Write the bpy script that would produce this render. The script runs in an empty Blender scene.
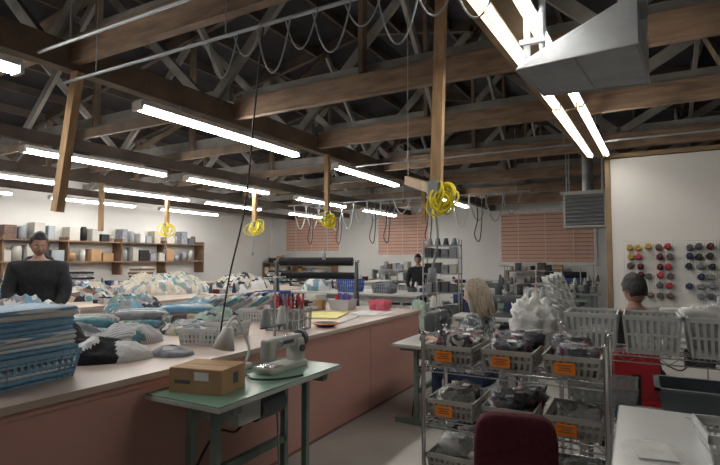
import bpy, math, random
from mathutils import Vector, Matrix, noise, Euler
random.seed(7)
scene = bpy.context.scene
try:
    scene.view_settings.view_transform = 'Standard'
    scene.view_settings.exposure = 0.0
except Exception:
    pass

# ------------------------------------------------------------------ materials
MATS = {}
def mat(name, col, rough=0.6, metal=0.0, var=0.12, scale=6.0, bump=0.0, bscale=40.0, emit=0.0, trans=0.0, spec=0.5, alpha=1.0, stretch=None):
    if name in MATS: return MATS[name]
    m = bpy.data.materials.new(name); m.use_nodes = True
    nt = m.node_tree; b = nt.nodes['Principled BSDF']
    b.inputs['Roughness'].default_value = rough
    b.inputs['Metallic'].default_value = metal
    b.inputs['Specular IOR Level'].default_value = spec
    tc = nt.nodes.new('ShaderNodeTexCoord')
    mp = nt.nodes.new('ShaderNodeMapping')
    if stretch: mp.inputs['Scale'].default_value = stretch
    nt.links.new(tc.outputs['Object'], mp.inputs[0])
    n = nt.nodes.new('ShaderNodeTexNoise'); n.inputs['Scale'].default_value = scale
    n.inputs['Detail'].default_value = 5
    nt.links.new(mp.outputs[0], n.inputs['Vector'])
    r = nt.nodes.new('ShaderNodeValToRGB')
    r.color_ramp.elements[0].position = 0.3; r.color_ramp.elements[1].position = 0.7
    r.color_ramp.elements[0].color = tuple(c*(1-var) for c in col)+(1,)
    r.color_ramp.elements[1].color = tuple(min(1, c*(1+var)) for c in col)+(1,)
    nt.links.new(n.outputs['Fac'], r.inputs['Fac'])
    nt.links.new(r.outputs['Color'], b.inputs['Base Color'])
    if bump > 0:
        n2 = nt.nodes.new('ShaderNodeTexNoise'); n2.inputs['Scale'].default_value = bscale
        nt.links.new(mp.outputs[0], n2.inputs['Vector'])
        bp = nt.nodes.new('ShaderNodeBump'); bp.inputs['Strength'].default_value = bump
        bp.inputs['Distance'].default_value = 0.02
        nt.links.new(n2.outputs['Fac'], bp.inputs['Height'])
        nt.links.new(bp.outputs[0], b.inputs['Normal'])
    if emit > 0:
        b.inputs['Emission Color'].default_value = (*col, 1)
        b.inputs['Emission Strength'].default_value = emit
    if trans > 0: b.inputs['Transmission Weight'].default_value = trans
    if alpha < 1: b.inputs['Alpha'].default_value = alpha
    MATS[name] = m
    return m

def stripes(name, c1, c2, scale=30, axis='X', rough=0.85):
    m = mat(name, c1, rough)
    nt = m.node_tree; b = nt.nodes['Principled BSDF']
    tc = [n for n in nt.nodes if n.type == 'TEX_COORD'][0]
    w = nt.nodes.new('ShaderNodeTexWave'); w.bands_direction = axis
    w.inputs['Scale'].default_value = scale; w.inputs['Distortion'].default_value = 0.6
    nt.links.new(tc.outputs['Object'], w.inputs['Vector'])
    r = nt.nodes.new('ShaderNodeValToRGB')
    r.color_ramp.elements[0].position = .45; r.color_ramp.elements[1].position = .55
    r.color_ramp.elements[0].color = (*c1, 1); r.color_ramp.elements[1].color = (*c2, 1)
    nt.links.new(w.outputs['Fac'], r.inputs['Fac']); nt.links.new(r.outputs['Color'], b.inputs['Base Color'])
    return m
def multi(name, cols, scale=14, rough=.85, bump=.5):
    m = mat(name, cols[0], rough, bump=bump, bscale=26)
    nt = m.node_tree; b = nt.nodes['Principled BSDF']
    tc = [n for n in nt.nodes if n.type == 'TEX_COORD'][0]
    ns = nt.nodes.new('ShaderNodeTexNoise'); ns.inputs['Scale'].default_value = scale*.5
    mx = nt.nodes.new('ShaderNodeMixRGB'); mx.inputs[0].default_value = .12
    v = nt.nodes.new('ShaderNodeTexVoronoi'); v.inputs['Scale'].default_value = scale
    nt.links.new(tc.outputs['Object'], ns.inputs['Vector'])
    nt.links.new(tc.outputs['Object'], mx.inputs[1]); nt.links.new(ns.outputs['Color'], mx.inputs[2])
    nt.links.new(mx.outputs[0], v.inputs['Vector'])
    sp = nt.nodes.new('ShaderNodeSeparateColor'); nt.links.new(v.outputs['Color'], sp.inputs[0])
    r = nt.nodes.new('ShaderNodeValToRGB'); r.color_ramp.interpolation = 'CONSTANT'
    while len(r.color_ramp.elements) < len(cols): r.color_ramp.elements.new(.5)
    for i, c in enumerate(cols):
        r.color_ramp.elements[i].position = i/len(cols); r.color_ramp.elements[i].color = (*c, 1)
    nt.links.new(sp.outputs[0], r.inputs['Fac']); nt.links.new(r.outputs['Color'], b.inputs['Base Color'])
    return m

mat('wood', (.235, .155, .10), .8, var=.4, scale=3, bump=.2, stretch=(1, 1, 6))
mat('wood_girder', (.16, .115, .08), .8, var=.4, scale=3, bump=.2)
mat('wood_post', (.42, .27, .14), .65, var=.25, scale=5, stretch=(6, 6, 1))
mat('wood_rail', (.24, .165, .09), .7, var=.25, scale=4)
mat('wood_grey', (.25, .24, .22), .85, var=.3, scale=3)
mat('wood_dark', (.075, .056, .045), .9, var=.4, scale=2)
mat('wood_shelf', (.18, .105, .06), .8, var=.3, scale=3)
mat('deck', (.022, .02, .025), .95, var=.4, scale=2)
mat('steel_grey', (.33, .34, .34), .5, .3, var=.15)
mat('galv', (.40, .43, .46), .5, .55, var=.12, scale=9)
mat('chrome', (.75, .75, .76), .22, 1.0, var=.03)
mat('black', (.012, .012, .014), .5, var=.2)
mat('black_cloth', (.012, .013, .017), .9, var=.4, scale=20, bump=.3)
mat('navy', (.02, .035, .09), .85, var=.3, scale=14, bump=.3)
mat('blue', (.03, .09, .35), .5)
mat('ltblue', (.17, .34, .50), .8, var=.15, scale=12, bump=.2)
mat('basket_blue', (.20, .38, .54), .5, var=.08)
mat('white_cloth', (.62, .62, .61), .85, var=.1, scale=9, bump=.4)
mat('cream_cloth', (.52, .48, .39), .9, var=.2, scale=9, bump=.5)
mat('grey_cloth', (.24, .25, .28), .9, var=.3, scale=15, bump=.4)
mat('brown_cloth', (.13, .085, .07), .9, var=.3, scale=15, bump=.4)
mat('green_cloth', (.25, .34, .28), .9, var=.3, scale=15, bump=.4)
mat('teal_cloth', (.10, .24, .28), .9, var=.3, scale=15, bump=.4)
mat('red_cloth', (.42, .03, .04), .8, var=.3, scale=15, bump=.3)
mat('maroon', (.10, .010, .022), .9, var=.25, scale=60, bump=.4, bscale=200)
mat('red', (.45, .02, .03), .45)
mat('pink_pl', (.75, .15, .22), .4)
mat('orange', (1.0, .28, .02), .55, var=.03)
mat('yellow', (.80, .68, .02), .45, var=.06)
mat('yellow_paper', (.78, .72, .28), .8)
mat('white_pl', (.62, .63, .62), .4, var=.04)
mat('clear_pl', (.50, .52, .52), .25, var=.05, alpha=.4)
mat('bag', (.8, .82, .85), .10, var=.05, alpha=.14, bump=1.0, bscale=22)
mat('grey_pl', (.28, .31, .33), .45, var=.06)
mat('tote_grey', (.20, .24, .28), .3, var=.06)
mat('beige_pl', (.46, .45, .41), .45, var=.06)
mat('machine', (.44, .45, .43), .35, var=.08)
mat('machine_dk', (.08, .09, .10), .4, var=.1)
mat('green_top', (.15, .28, .21), .28, var=.12, scale=3)
mat('green_leg', (.18, .24, .21), .45, var=.12)
mat('cardboard', (.38, .235, .125), .85, var=.1, scale=5)
mat('tape', (.40, .30, .2), .3)
mat('paper', (.76, .76, .75), .6, var=.02)
mat('pink_panel', (.50, .275, .235), .62, var=.07, scale=1.5)
mat('seam', (.25, .13, .12), .8)
mat('counter_top', (.47, .375, .32), .38, var=.14, scale=2.5)
mat('desk_top', (.70, .72, .72), .25, var=.03, scale=2)
mat('table_white', (.52, .52, .49), .35, var=.06)
mat('skin', (.33, .19, .135), .5, var=.06, scale=15)
mat('skin_lt', (.60, .40, .32), .5, var=.06, scale=15)
mat('lip', (.30, .10, .09), .5)
mat('hair_blk', (.008, .007, .007), .55, var=.3, scale=40, bump=.6, bscale=90)
mat('hair_blond', (.50, .43, .33), .6, var=.4, scale=14, bump=1.0, bscale=50, stretch=(6, 6, 1))
mat('eye_w', (.8, .8, .8), .2, var=.01)
mat('blind', (.68, .43, .34), .8, var=.05, scale=3)
mat('blind_line', (.25, .13, .09), .8, var=.05, scale=3)
mat('frame_white', (.72, .70, .68), .5)
mat('tube', (1.0, .965, .92), emit=56.0)
mat('tube_warm', (1.0, .96, .89), emit=36.0)
mat('fix_white', (.70, .70, .68), .5, var=.04)
mat('violet', (.25, .15, .45), .4)
mat('teal', (.05, .25, .28), .5)
mat('gold', (.5, .33, .05), .5)
stripes('bluestripe', (.14, .32, .50), (.62, .68, .72), 26, 'X')
stripes('greystripe', (.30, .32, .35), (.60, .60, .60), 22, 'Y')
W = (.62, .62, .61); G = (.22, .24, .26); B = (.02, .02, .025); LB = (.18, .33, .46); GR = (.20, .29, .25); BR = (.13, .085, .07); BG = (.44, .38, .29); TL = (.10, .24, .27)
multi('mix_light', [W, LB, BG, (.38, .40, .43), W, GR, G, TL], 11)
multi('mix_blue', [LB, W, (.28, .40, .48), TL, G, BG], 12)
multi('mix_dark', [B, G, B, (.5, .5, .5), (.05, .05, .09)], 10)
multi('mix_brown', [BR, G, (.25, .2, .17), B, BR, BG], 11)
multi('bagged_dark', [B, (.05, .05, .09), (.6, .6, .62), B, (.16, .02, .03), G, (.02, .03, .06)], 22, .3, .8)
multi('bagged_red', [B, (.22, .02, .03), (.6, .58, .58), (.2, .2, .23), (.05, .03, .05)], 22, .3, .8)
multi('bagged_grey', [(.3, .31, .3), (.5, .5, .48), (.18, .19, .18), (.4, .42, .38)], 18, .3, .8)
multi('blouse', [(.16, .18, .20), (.45, .46, .46), (.10, .12, .14), (.25, .30, .30)], 30, .85, .3)

# ---- room materials
m = mat('wall_paint', (.70, .69, .66), .75, var=.04, scale=.8)
nt = m.node_tree; b = nt.nodes['Principled BSDF']
tcn = nt.nodes.new('ShaderNodeTexCoord')
mpn = nt.nodes.new('ShaderNodeMapping'); mpn.inputs['Rotation'].default_value = (math.pi/2, 0, 0)
br = nt.nodes.new('ShaderNodeTexBrick'); br.inputs['Scale'].default_value = 1.0
br.inputs['Brick Width'].default_value = .4; br.inputs['Row Height'].default_value = .2; br.inputs['Mortar Size'].default_value = .008
br.inputs['Color1'].default_value = (1, 1, 1, 1); br.inputs['Color2'].default_value = (.95, .95, .95, 1)
br.inputs['Mortar'].default_value = (.4, .4, .4, 1)
nt.links.new(tcn.outputs['Object'], mpn.inputs[0]); nt.links.new(mpn.outputs[0], br.inputs['Vector'])
bp = nt.nodes.new('ShaderNodeBump'); bp.inputs['Strength'].default_value = .35; bp.inputs['Distance'].default_value = .01
nt.links.new(br.outputs['Color'], bp.inputs['Height']); nt.links.new(bp.outputs[0], b.inputs['Normal'])
mat('wall_plain', (.72, .71, .69), .7, var=.02, scale=1)
mat('concrete', (.42, .405, .375), .42, var=.25, scale=.9, bump=.1, bscale=8)
m = mat('pegboard', (.80, .80, .78), .5, var=.02)
nt = m.node_tree; b = nt.nodes['Principled BSDF']
tcn = nt.nodes.new('ShaderNodeTexCoord')
vo = nt.nodes.new('ShaderNodeTexVoronoi'); vo.inputs['Scale'].default_value = 32; vo.inputs['Randomness'].default_value = 0
vo.voronoi_dimensions = '2D'
mpn = nt.nodes.new('ShaderNodeMapping'); mpn.inputs['Rotation'].default_value = (math.pi/2, 0, 0)
nt.links.new(tcn.outputs['Object'], mpn.inputs[0]); nt.links.new(mpn.outputs[0], vo.inputs['Vector'])
r = nt.nodes.new('ShaderNodeValToRGB'); r.color_ramp.elements[0].position = .14; r.color_ramp.elements[1].position = .22
r.color_ramp.elements[0].color = (.15, .15, .15, 1); r.color_ramp.elements[1].color = (.74, .74, .72, 1)
nt.links.new(vo.outputs['Distance'], r.inputs['Fac']); nt.links.new(r.outputs['Color'], b.inputs['Base Color'])

# ------------------------------------------------------------------ mesh builder
class MB:
    def __init__(s):
        s.v = []; s.f = []; s.mi = []; s.sm = []; s.ms = []; s.M = Matrix.Identity(4)
    def _m(s, name):
        if name not in s.ms: s.ms.append(name)
        return s.ms.index(name)
    def add(s, vs, fs, m, smooth=False):
        o = len(s.v)
        s.v += [tuple(s.M @ Vector(p)) for p in vs]
        for k, f in enumerate(fs):
            s.f.append(tuple(i+o for i in f))
            s.mi.append(s._m(m[k] if isinstance(m, list) else m)); s.sm.append(smooth)
    def box(s, c, d, m, rot=None, top=(1, 1)):
        x, y, z = d[0]/2, d[1]/2, d[2]/2
        tx, ty = top
        vs = [(-x, -y, -z), (x, -y, -z), (x, y, -z), (-x, y, -z), (-x*tx, -y*ty, z), (x*tx, -y*ty, z), (x*tx, y*ty, z), (-x*tx, y*ty, z)]
        R = Euler(rot).to_matrix() if rot else Matrix.Identity(3)
        vs = [R @ Vector(p)+Vector(c) for p in vs]
        s.add(vs, [(3, 2, 1, 0), (4, 5, 6, 7), (0, 1, 5, 4), (1, 2, 6, 5), (2, 3, 7, 6), (3, 0, 4, 7)], m)
    def bx(s, x0, x1, y0, y1, z0, z1, m):
        s.box(((x0+x1)/2, (y0+y1)/2, (z0+z1)/2), (x1-x0, y1-y0, z1-z0), m)
    def beam(s, p1, p2, w, h, m):
        p1 = Vector(p1); p2 = Vector(p2); d = (p2-p1)
        L = d.length; d = d/L
        up = Vector((0, 0, 1))
        if abs(d.z) > .98: up = Vector((0, 1, 0))
        sx = d.cross(up).normalized(); uz = sx.cross(d).normalized()
        vs = []
        for p in (p1, p2):
            for a, b_ in ((-1, -1), (1, -1), (1, 1), (-1, 1)):
                vs.append(p+sx*a*w/2+uz*b_*h/2)
        s.add(vs, [(0, 1, 2, 3), (7, 6, 5, 4), (1, 0, 4, 5), (2, 1, 5, 6), (3, 2, 6, 7), (0, 3, 7, 4)], m)
    def tube(s, pts, r, m, n=8, cap=True):
        pts = [Vector(p) for p in pts]
        rs = r if isinstance(r, (list, tuple)) else [r]*len(pts)
        t = (pts[1]-pts[0]).normalized()
        a = Vector((0, 0, 1)) if abs(t.z) < .9 else Vector((1, 0, 0))
        u = t.cross(a).normalized()
        vs = []; N = len(pts)
        for i, p in enumerate(pts):
            if i == 0: t = pts[1]-pts[0]
            elif i == N-1: t = pts[-1]-pts[-2]
            else: t = pts[i+1]-pts[i-1]
            t.normalize()
            u = (u-t*u.dot(t))
            if u.length < 1e-5: u = t.orthogonal()
            u.normalize(); w = t.cross(u)
            for k in range(n):
                an = 2*math.pi*k/n
                vs.append(p+(u*math.cos(an)+w*math.sin(an))*rs[i])
        fs = []
        for i in range(N-1):
            for k in range(n):
                fs.append((i*n+k, i*n+(k+1) % n, (i+1)*n+(k+1) % n, (i+1)*n+k))
        s.add(vs, fs, m, n > 4)
        if cap:
            s.add(vs[:n], [tuple(range(n))[::-1]], m); s.add(vs[-n:], [tuple(range(n))], m)
    def cyl(s, p1, p2, r1, m, r2=None, n=14):
        s.tube([p1, p2], [r1, r1 if r2 is None else r2], m, n)
    def lathe(s, prof, c, m, n=20):
        vs = []; fs = []
        for (r, z) in prof:
            for k in range(n):
                a = 2*math.pi*k/n; vs.append((c[0]+r*math.cos(a), c[1]+r*math.sin(a), c[2]+z))
        for i in range(len(prof)-1):
            for k in range(n): fs.append((i*n+k, i*n+(k+1) % n, (i+1)*n+(k+1) % n, (i+1)*n+k))
        s.add(vs, fs, m, True)
    def sq(s, c, d, m, e=.4, e2=None, amp=0, seed=0, nu=20, nv=12, rot=None, fq=3.0):
        e2 = e if e2 is None else e2
        sg = lambda v, p: math.copysign(abs(v)**p, v)
        R = Euler(rot).to_matrix() if rot else Matrix.Identity(3)
        vs = []; fs = []
        for j in range(nv+1):
            ph = -math.pi/2+math.pi*j/nv
            for i in range(nu):
                th = 2*math.pi*i/nu
                p = Vector((sg(math.cos(ph), e2)*sg(math.cos(th), e)*d[0]/2, sg(math.cos(ph), e2)*sg(math.sin(th), e)*d[1]/2, sg(math.sin(ph), e2)*d[2]/2))
                if amp:
                    q = p*fq/max(d)*2+Vector((seed*3.1, seed*1.7, seed))
                    p = p*(1+amp*noise.noise(q)+amp*.5*noise.noise(q*2.7))
                vs.append(R @ p+Vector(c))
        for j in range(nv):
            for i in range(nu):
                fs.append((j*nu+i, j*nu+(i+1) % nu, (j+1)*nu+(i+1) % nu, (j+1)*nu+i))
        s.add(vs, fs, m, True)
    def heap(s, cx, cy, z, rx, ry, h, ms, seed=0, N=30, square=False, pf=5.0, cr=9.0):
        vs = []; fs = []; mm = []
        for j in range(N+1):
            for i in range(N+1):
                a = -1+2*i/N; b_ = -1+2*j/N
                if square: x, y = a, b_; r = max(abs(a), abs(b_))**4
                else:
                    x = a*math.sqrt(1-b_*b_/2); y = b_*math.sqrt(1-a*a/2); r = min(1, x*x+y*y)
                env = max(0, 1-r)**.45
                q = Vector((x*rx*cr, y*ry*cr, seed*7.3))
                rid = 1-abs(noise.noise(q))*2
                hh = env*(.62+.34*noise.noise(Vector((x*rx*4, y*ry*4, seed*3.3)))+.22*rid+.10*noise.noise(q*2.3))
                vs.append((cx+x*rx*(1+.10*noise.noise(q*.6)), cy+y*ry*(1+.10*noise.noise(q*.6+Vector((9, 0, 0)))), z+max(0, h*hh)))
        for j in range(N):
            for i in range(N):
                k = j*(N+1)+i
                fs.append((k, k+1, k+N+2, k+N+1))
                c = vs[k]
                t = noise.noise(Vector((c[0]*pf, c[1]*pf, seed*5.1)))*.5+.5
                mm.append(ms[min(len(ms)-1, max(0, int((t-.15)/.7*len(ms))))])
        s.add(vs, fs, mm, True)
    def slab(s, c, w, d, h, m, rz=0, tilt=0):
        n = 6; prof = []
        for k in range(n+1):
            a = -math.pi/2+math.pi*k/n; prof.append((w/2-h/2+math.cos(a)*h/2, math.sin(a)*h/2))
        for k in range(n+1):
            a = math.pi/2+math.pi*k/n; prof.append((-w/2+h/2+math.cos(a)*h/2, math.sin(a)*h/2))
        R = Matrix.Rotation(rz, 3, 'Z') @ Matrix.Rotation(tilt, 3, 'Y')
        vs = []
        for y in (-d/2, -d/2+h*.3, d/2-h*.3, d/2):
            sc = .75 if abs(abs(y)-d/2) < 1e-6 else 1
            for (x, z) in prof: vs.append(R @ Vector((x, y, z*sc))+Vector(c))
        P = len(prof); fs = []
        for j in range(3):
            for k in range(P): fs.append((j*P+k, j*P+(k+1) % P, (j+1)*P+(k+1) % P, (j+1)*P+k))
        s.add(vs, fs, m, True)
        s.add(vs[:P], [tuple(range(P))], m); s.add(vs[-P:], [tuple(range(P))[::-1]], m)
    def bin(s, c, w, d, h, m, t=.008, fl=.86, rim=.018):
        cx, cy, z = c
        def ring(sx, zz, off): return [(cx+a*(w/2*sx-off), cy+b_*(d/2*sx-off), zz) for a, b_ in ((-1, -1), (1, -1), (1, 1), (-1, 1))]
        o0 = ring(fl, z, 0); o1 = ring(1, z+h, 0); i1 = ring(1, z+h, t); i0 = ring(fl, z+t, t)
        vs = o0+o1+i1+i0; fs = [(3, 2, 1, 0), (12, 13, 14, 15)]
        for a in range(3):
            for k in range(4): fs.append((a*4+k, a*4+(k+1) % 4, a*4+4+(k+1) % 4, a*4+4+k))
        s.add(vs, fs, m)
        for sx in (-1, 1):
            s.box((cx+sx*w/2, cy, z+h-.004), (rim, d+rim, .014), m)
            s.box((cx, cy+sx*d/2, z+h-.004), (w+rim, rim, .014), m)
    def basket(s, c, w, d, h, m, fl=.88, nx=10, ny=10, rows=3):
        cx, cy, z = c
        s.box((cx, cy, z+.005), (w*fl, d*fl, .01), m)
        for k in range(rows+1):
            t = k/rows; sc = fl+(1-fl)*t; hh = .026 if k == rows else .012
            zz = z+t*h-(hh/2 if k == rows else 0)+(.006 if k == 0 else 0)
            for sg in (-1, 1):
                s.box((cx+sg*w/2*sc, cy, zz), (.008, d*sc+.008, hh), m)
                s.box((cx, cy+sg*d/2*sc, zz), (w*sc+.008, .008, hh), m)
        for sg in (-1, 1):
            for k in range(nx+1):
                a = -1+2*k/nx
                s.beam((cx+a*w/2*fl, cy+sg*d/2*fl, z), (cx+a*w/2, cy+sg*d/2, z+h), w/nx*.45, .005, m)
            for k in range(ny+1):
                a = -1+2*k/ny
                s.beam((cx+sg*w/2*fl, cy+a*d/2*fl, z), (cx+sg*w/2, cy+a*d/2, z+h), .005, d/ny*.45, m)
    def build(s, name, loc=(0, 0, 0), rz=0, bevel=0, parent=None):
        me = bpy.data.meshes.new(name)
        me.from_pydata([tuple(p) for p in s.v], [], s.f)
        for n in s.ms: me.materials.append(MATS[n])
        me.polygons.foreach_set('material_index', s.mi)
        me.polygons.foreach_set('use_smooth', s.sm)
        me.update()
        ob = bpy.data.objects.new(name, me); scene.collection.objects.link(ob)
        ob.location = loc; ob.rotation_euler = (0, 0, rz)
        if bevel:
            bv = ob.modifiers.new('b', 'BEVEL'); bv.width = bevel; bv.segments = 2; bv.limit_method = 'ANGLE'
        if parent: ob.parent = parent
        return ob

def cat(p, q, sag, n=14):
    p = Vector(p); q = Vector(q)
    return [p.lerp(q, i/n)-Vector((0, 0, sag*4*(i/n)*(1-i/n))) for i in range(n+1)]
def smooth_path(pts, n=6):
    pts = [Vector(p) for p in pts]; out = []
    for i in range(len(pts)-1):
        p0 = pts[max(0, i-1)]; p1 = pts[i]; p2 = pts[i+1]; p3 = pts[min(len(pts)-1, i+2)]
        for k in range(n):
            t = k/n
            out.append(.5*((2*p1)+(-p0+p2)*t+(2*p0-5*p1+4*p2-p3)*t*t+(-p0+3*p1-3*p2+p3)*t**3))
    out.append(pts[-1]); return out

XL, XR, YF, YB = -13.0, 4.4, -2.5, 16.0
# ------------------------------------------------------------------ room shell
a = MB(); a.bx(XL-.2, XR+.2, YF-.2, YB+.2, -.12, 0, 'concrete'); a.build('floor')
def roofz(x): return 4.1+1.7*(1-abs(x+4.3)/8.7)
def wall(name, pts, m='wall_paint'):
    a = MB(); n = len(pts)//2
    vs = pts; fs = [tuple(range(n)), tuple(range(2*n-1, n-1, -1))]
    for k in range(n): fs.append((k, (k+1) % n, n+(k+1) % n, n+k))
    a.add(vs, fs, m); return a.build(name)
def slabwall(name, x0, x1, y0, y1, z1, m='wall_paint'):
    a = MB(); a.bx(x0, x1, y0, y1, 0, z1, m); return a.build(name)
slabwall('wall_left', XL-.15, XL, YF, YB, 3.6)
slabwall('wall_right', XR, XR+.15, YF, YB, 4.2, 'wall_plain')
slabwall('wall_back', XL-.15, XR+.15, YB, YB+.15, 3.6)
slabwall('wall_front', XL-.15, XR+.15, YF-.15, YF, 4.2, 'wall_plain')
a = MB(); a.bx(XL-.15, XL, YF, YB, 3.6, 4.25, 'wood_dark'); a.build('wall_left_upper')
for nm, y0 in (('wall_gable_back', YB), ('wall_gable_front', YF-.15)):
    zz = 3.6 if y0 == YB else 4.2
    front = [(XL-.15, y0, zz), (XR+.15, y0, zz), (XR+.15, y0, 4.2), (-4.3, y0, 5.95), (XL-.15, y0, 4.2)]
    back = [(p[0], p[1]+.15, p[2]) for p in front]
    wall(nm, front+back, 'wood_dark')
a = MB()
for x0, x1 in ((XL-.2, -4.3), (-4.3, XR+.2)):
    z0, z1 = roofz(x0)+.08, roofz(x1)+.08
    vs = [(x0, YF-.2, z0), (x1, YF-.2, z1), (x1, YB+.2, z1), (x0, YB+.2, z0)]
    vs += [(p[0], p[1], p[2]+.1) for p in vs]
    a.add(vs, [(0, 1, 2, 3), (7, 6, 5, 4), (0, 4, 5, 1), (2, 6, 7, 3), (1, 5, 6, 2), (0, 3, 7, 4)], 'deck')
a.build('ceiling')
a = MB(); a.bx(XL, XR, YB-.02, YB, 0, .1, 'wood_dark'); a.build('baseboard_back')
a = MB(); a.bx(XL, XL+.02, YF, YB-.03, 0, .1, 'wood_dark'); a.build('baseboard_left')

# ------------------------------------------------------------------ roof structure
TY = [-1.6, .4, 2.35, 4.2, 5.9, 8.0, 10.2, 12.4, 14.6]
a = MB()
for i, ty in enumerate(TY):
    a.beam((-3.93, ty, 3.23), (XR, ty, 3.23), .075, .22, 'wood')
    a.beam((-3.9, ty+.09, 3.40), (XR, ty+.09, 3.40), .05, .12, 'wood_grey')
    a.beam((XL, ty+.1, 3.46), (-4.1, ty+.1, 3.46), .07, .16, 'wood_grey')
    a.beam((-9.2, ty-.06, 3.27), (-4.1, ty-.06, 3.27), .05, .13, 'wood_girder')
    a.beam((XL, ty, roofz(XL)), (-4.3, ty, roofz(-4.3)), .09, .2, 'wood_dark')
    a.beam((-4.3, ty, roofz(-4.3)), (XR, ty, roofz(XR)), .09, .2, 'wood_dark')
    xs = [XL+.2+k*2.1 for k in range(9)]
    for k in range(len(xs)-1):
        z0 = 3.35
        if k % 2 == 0: a.beam((xs[k], ty+.05, z0), (xs[k+1], ty+.05, roofz(xs[k+1])), .06, .11, 'wood_grey')
        else: a.beam((xs[k], ty+.05, roofz(xs[k])), (xs[k+1], ty+.05, z0), .06, .11, 'wood_grey')
        if k % 2 == 0 and xs[k+1] < XR: a.beam((xs[k+1], ty, 3.35), (xs[k+1], ty, roofz(xs[k+1])), .05, .09, 'wood_girder')
a.build('roof_trusses')
a = MB()
x = XL+.4
while x < XR:
    a.beam((x, YF, roofz(x)-.02), (x, YB, roofz(x)-.02), .05, .15, 'wood_dark'); x += .9
for xx in (-11.5, -8.3, -5.2, -2.2, .8, 3):
    for i in range(len(TY)-1):
        if i % 2 == 0: a.beam((xx, TY[i], 3.4), (xx, TY[i+1], roofz(xx)-.1), .05, .1, 'wood_girder')
        else: a.beam((xx, TY[i], roofz(xx)-.1), (xx, TY[i+1], 3.4), .05, .1, 'wood_grey')
a.build('roof_purlins')
a = MB()
for xx, w in ((-4.0, .12), (-6.85, .08), (-9.35, .08), (-11.7, .08)):
    z = 3.18 if xx > -5 else 3.14
    a.beam((xx, YF, z), (xx, YB, z), w, .22 if xx > -5 else .16, 'wood_dark' if xx < -5 else 'wood_girder')
a.build('roof_girders')

# ------------------------------------------------------------------ fluorescent lights
def fluor(x, y0, y1, z=2.93, x2=None, wide=False):
    a = MB(); x2 = x if x2 is None else x2
    if wide:
        a.beam((x, y0, z+.02), (x2, y1, z+.02), .10, .09, 'wood_rail')
        a.beam((x-.19, y0, z+.03), (x2-.17, y1, z+.03), .045, .09, 'wood_rail')
        for o in (-.115, .085):
            a.beam((x+o, y0, z+.04), (x2+o, y1, z+.04), .04, .02, 'fix_white')
            a.cyl((x+o, y0+.03, z+.005), (x2+o, y1-.03, z+.005), .014, 'tube_warm', n=8)
            for yy, xx in ((y0, x), (y1, x2)): a.box((xx+o, yy, z+.02), (.05, .02, .06), 'fix_white')
    else:
        a.beam((x, y0, z+.055), (x2, y1, z+.055), .12, .05, 'fix_white')
        for o in (-.035, .035):
            a.cyl((x+o, y0+.03, z), (x2+o, y1-.03, z), .015, 'tube', n=8)
        for yy, xx in ((y0, x), (y1, x2)):
            a.box((xx, yy, z+.02), (.13, .03, .08), 'fix_white')
    for t in (.2, .8):
        px = x+(x2-x)*t; py = y0+(y1-y0)*t
        a.cyl((px, py, z+.06), (px, py, 3.075 if not wide else 3.5), .008, 'steel_grey', n=6)
    return a.build('fluorescent_light')
for y0, y1 in ((-.4, 1.95), (2.97, 5.4), (6.4, 8.6), (10.9, 13.1)): fluor(-3.98, y0, y1)
for y0, y1 in ((.5, 2.8), (3.45, 5.65), (6.1, 8.3), (9.3, 11.5), (12.5, 14.7)): fluor(-6.85, y0, y1)
for y0, y1 in ((3.2, 5.4), (6.2, 8.4), (8.9, 11.0), (12.3, 14.5)): fluor(-9.35, y0, y1)
for y0, y1 in ((3.5, 5.7), (6.5, 8.7), (9.5, 11.7)): fluor(-11.7, y0, y1)
fluor(-.62, 2.1, 4.9, 2.95, -.505, True)
fluor(-.50, 4.95, 7.5, 2.95, -.41, True)

# ------------------------------------------------------------------ windows on back wall
def window(name, x0, x1, z0, z1):
    a = MB(); y = YB-.005
    a.bx(x0-.08, x1+.08, y-.03, y, z0-.08, z0, 'frame_white'); a.bx(x0-.08, x1+.08, y-.03, y, z1, z1+.08, 'frame_white')
    a.bx(x0-.08, x0, y-.03, y, z0, z1, 'frame_white'); a.bx(x1, x1+.08, y-.03, y, z0, z1, 'frame_white')
    a.bx(x0, x1, y-.012, y, z0, z1, 'blind_line')
    n = 13
    for k in range(n):
        zz = z0+(z1-z0)*(k+.5)/n
        a.box(((x0+x1)/2, y-.03, zz), (x1-x0-.01, .012, (z1-z0)/n*.84), 'blind', rot=(.12, 0, 0))
    for t in (.2, .5, .8): a.bx(x0+(x1-x0)*t-.008, x0+(x1-x0)*t+.008, y-.06, y-.055, z0, z1, 'frame_white')
    a.bx(x0, x1, y-.07, y-.01, z1-.05, z1, 'frame_white')
    a.build(name)
window('window_1', -12.2, -9.75, 1.85, 3.35)
window('window_2', -8.1, -6.2, 1.7, 3.2)
window('window_3', -3.75, -1.1, 1.45, 3.0)

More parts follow.
